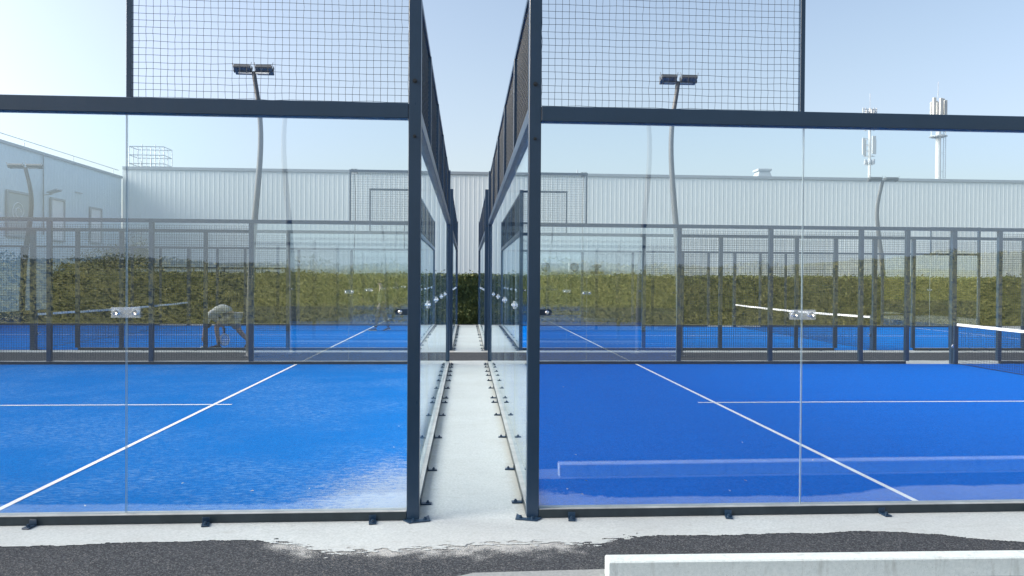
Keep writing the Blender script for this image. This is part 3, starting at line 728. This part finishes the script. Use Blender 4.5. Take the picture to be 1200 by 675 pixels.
s=MB(); shoe(s,(-.13,-.12,0),pi,0); s.tube([(-.14,-.12,.06),(-.14,-.12,.17)],.042,10); s.build('shoe',M['shoe'],pl)
s=MB(); shoe(s,(.60,.10,.15),pi-.2,radians(48)); s.tube([(.58,.10,.14),(.53,.10,.20)],.04,10); s.build('shoe',M['shoe'],pl)
# racket in the far hand
rk=thing('padel_racket','pale padel racket hanging from the bending player\'s hand','racket',(-6.17,13.74,.012))
mb=MB(); mb.tube([(0,0,.50),(.0,0,.36)],.016,8); mb.build('grip',M['black'],rk)
mb=MB(); n=24; R=Matrix.Rotation(.7,4,'Z')
ring=[R@Vector((.115*cos(2*pi*i/n),0,.20+.145*sin(2*pi*i/n))) for i in range(n+1)]; mb.tube(ring,.016,6,cap=False); mb.tube([R@Vector((-.05,0,.32)),(0,0,.37),R@Vector((.05,0,.32))],.013,6)
for i in range(-2,3):
    w=.115*math.sqrt(1-(i*.045/.145)**2); mb.tube([R@Vector((-w,0,.20+i*.045)),R@Vector((w,0,.20+i*.045))],.007,4)
    w=.145*math.sqrt(1-(i*.035/.115)**2); mb.tube([R@Vector((i*.035,0,.20-w)),R@Vector((i*.035,0,.20+w))],.007,4)
mb.build('racket_head',M['white'],rk)
bl=MB(); bl.ball((0,0,0),.034); b=bl.build('padel_ball',mat('ball_felt',(.75,.78,.62),.9)); b.location=(-6.62,13.42,.045); tag(b,'small pale ball on the turf below the bending player\'s hand','ball')
# walking person at the back of the left court
pw=thing('person','person in olive jacket and dark trousers walking on the back left court','person',(-2.94,20.2,.012))
V=[(0,0,.93),(0,0,1.12),(-.01,0,1.34),(-.02,0,1.47),(-.04,0,1.56),(-.045,0,1.67),
   (0,-.19,1.42),(.05,-.24,1.14),(-.06,-.24,.90),(0,.19,1.42),(.02,.25,1.14),(-.12,.22,.95),
   (0,-.10,.90),(-.13,-.10,.50),(-.20,-.10,.10),(0,.10,.90),(.10,.10,.50),(.24,.10,.12)]
E_=[(0,1),(1,2),(2,3),(3,4),(4,5),(2,6),(6,7),(7,8),(2,9),(9,10),(10,11),(0,12),(12,13),(13,14),(0,15),(15,16),(16,17)]
ex=MB(); hand(ex,(-.06,-.24,.89),(-.2,0,-1),(-1,0,0),.5); hand(ex,(-.12,.22,.94),(-.3,0,-1),(-1,0,0),.5)
ex.tube([(-.11,0,1.655),(-.145,0,1.63),(-.12,0,1.615)],[.01,.014,.008],6); ex.ball((-.03,-.085,1.64),(.02,.012,.03),8,6); ex.ball((-.03,.085,1.64),(.02,.012,.03),8,6)
skin_mesh('body',V,E_,[.13,.115,.13,.06,.055,.088,.05,.042,.028,.05,.042,.028,.09,.06,.04,.09,.06,.04],M['skin'],pw,2,ex)
skin_mesh('jacket',[(0,0,.90),(0,0,1.12),(-.01,0,1.36),(0,-.19,1.42),(.05,-.24,1.14),(-.04,-.24,.94),(0,.19,1.42),(.02,.25,1.14),(-.10,.22,.98)],[(0,1),(1,2),(2,3),(3,4),(4,5),(2,6),(6,7),(7,8)],[.165,.16,.17,.085,.07,.055,.085,.07,.055],M['olive'],pw)
skin_mesh('trousers',[(0,0,.90),(0,-.10,.86),(-.13,-.10,.50),(-.20,-.10,.10),(0,.10,.86),(.10,.10,.50),(.24,.10,.12)],[(0,1),(1,2),(2,3),(0,4),(4,5),(5,6)],[.15,.115,.085,.065,.115,.085,.065],M['trouser'],pw)
h=MB(); h.ball((-.03,0,1.70),(.10,.09,.088),14,10); h.build('hair',M['hair'],pw)
for (px,py,pz,pt) in ((-.20,-.10,0,0),(.26,.10,.03,.25)):
    s=MB(); so=MB(); shoe(s,(px,py,pz),pi,pt,so); o=s.build('shoe',M['shoe'],pw); so.build('sole',M['sole'],o)

# ------------------------------------------------------------------ camera
f,h,cy,yaw,pitch,roll=856.5,1.7515,-5.359,.06193,-.009125,.00623
r=Vector((cos(yaw),-sin(yaw),0)); l=Vector((sin(yaw)*cos(pitch),cos(yaw)*cos(pitch),sin(pitch))); u=r.cross(l)
cx=r*cos(roll)+u*sin(roll); cyv=u*cos(roll)-r*sin(roll)
cam=bpy.data.cameras.new('camera'); co=bpy.data.objects.new('camera',cam); C.objects.link(co)
m=Matrix((( cx.x,cyv.x,-l.x,0),(cx.y,cyv.y,-l.y,cy),(cx.z,cyv.z,-l.z,h),(0,0,0,1))); co.matrix_world=m
cam.sensor_width=36; cam.lens=f/1200*36; cam.clip_end=5000; cam.clip_start=.05
sc=bpy.context.scene; sc.camera=co

# ------------------------------------------------------------------ light
EL,AZ=31.0,-90.0          # degrees; azimuth measured from +y towards +x
w=bpy.data.worlds.new('World'); sc.world=w; w.use_nodes=True; nt=w.node_tree; bg=nt.nodes['Background']
sky=nt.nodes.new('ShaderNodeTexSky'); sky.sky_type='NISHITA'; sky.sun_disc=False
sky.sun_elevation=radians(EL); sky.sun_rotation=radians(AZ); sky.altitude=0; sky.air_density=.9; sky.dust_density=4.0; sky.ozone_density=1.5
tint=nt.nodes.new('ShaderNodeMix'); tint.data_type='RGBA'; tint.blend_type='MULTIPLY'; tint.inputs[0].default_value=1; tint.inputs[7].default_value=(1.05,1.03,.97,1); nt.links.new(sky.outputs[0],tint.inputs[6]); 
tc=nt.nodes.new('ShaderNodeTexCoord'); sx=nt.nodes.new('ShaderNodeSeparateXYZ'); nt.links.new(tc.outputs['Generated'],sx.inputs[0])   # whitish haze low over the horizon
def wm(op,a,b):
    x=nt.nodes.new('ShaderNodeMath'); x.operation=op
    for i,v in enumerate((a,b)):
        if isinstance(v,(int,float)): x.inputs[i].default_value=v
        else: nt.links.new(v,x.inputs[i])
    return x.outputs[0]
hz=wm('MULTIPLY',wm('EXPONENT',wm('MULTIPLY',wm('ABSOLUTE',sx.outputs['Z'],0),-5.0),0),1.0)
hm=nt.nodes.new('ShaderNodeMix'); hm.data_type='RGBA'; hm.blend_type='LIGHTEN'; nt.links.new(hz,hm.inputs[0]); nt.links.new(tint.outputs[2],hm.inputs[6]); hm.inputs[7].default_value=(2.75,3.05,3.15,1)
nt.links.new(hm.outputs[2],bg.inputs[0]); bg.inputs[1].default_value=.13
sl=bpy.data.lights.new('sun','SUN'); sl.energy=2.8; sl.angle=radians(45); sl.color=(1,.95,.88)
so=bpy.data.objects.new('sun',sl); C.objects.link(so)
d=Vector((sin(radians(AZ))*cos(radians(EL)),cos(radians(AZ))*cos(radians(EL)),sin(radians(EL))))
so.rotation_euler=d.to_track_quat('Z','Y').to_euler(); so.location=d*50+Vector((0,0,10))
sc.view_settings.view_transform='Standard'; sc.view_settings.look='None'; sc.view_settings.gamma=1; sc.view_settings.exposure=1.15
sc.cycles.max_bounces=14; sc.cycles.transparent_max_bounces=48; sc.cycles.glossy_bounces=6; sc.cycles.diffuse_bounces=3
sc.cycles.use_denoising=True
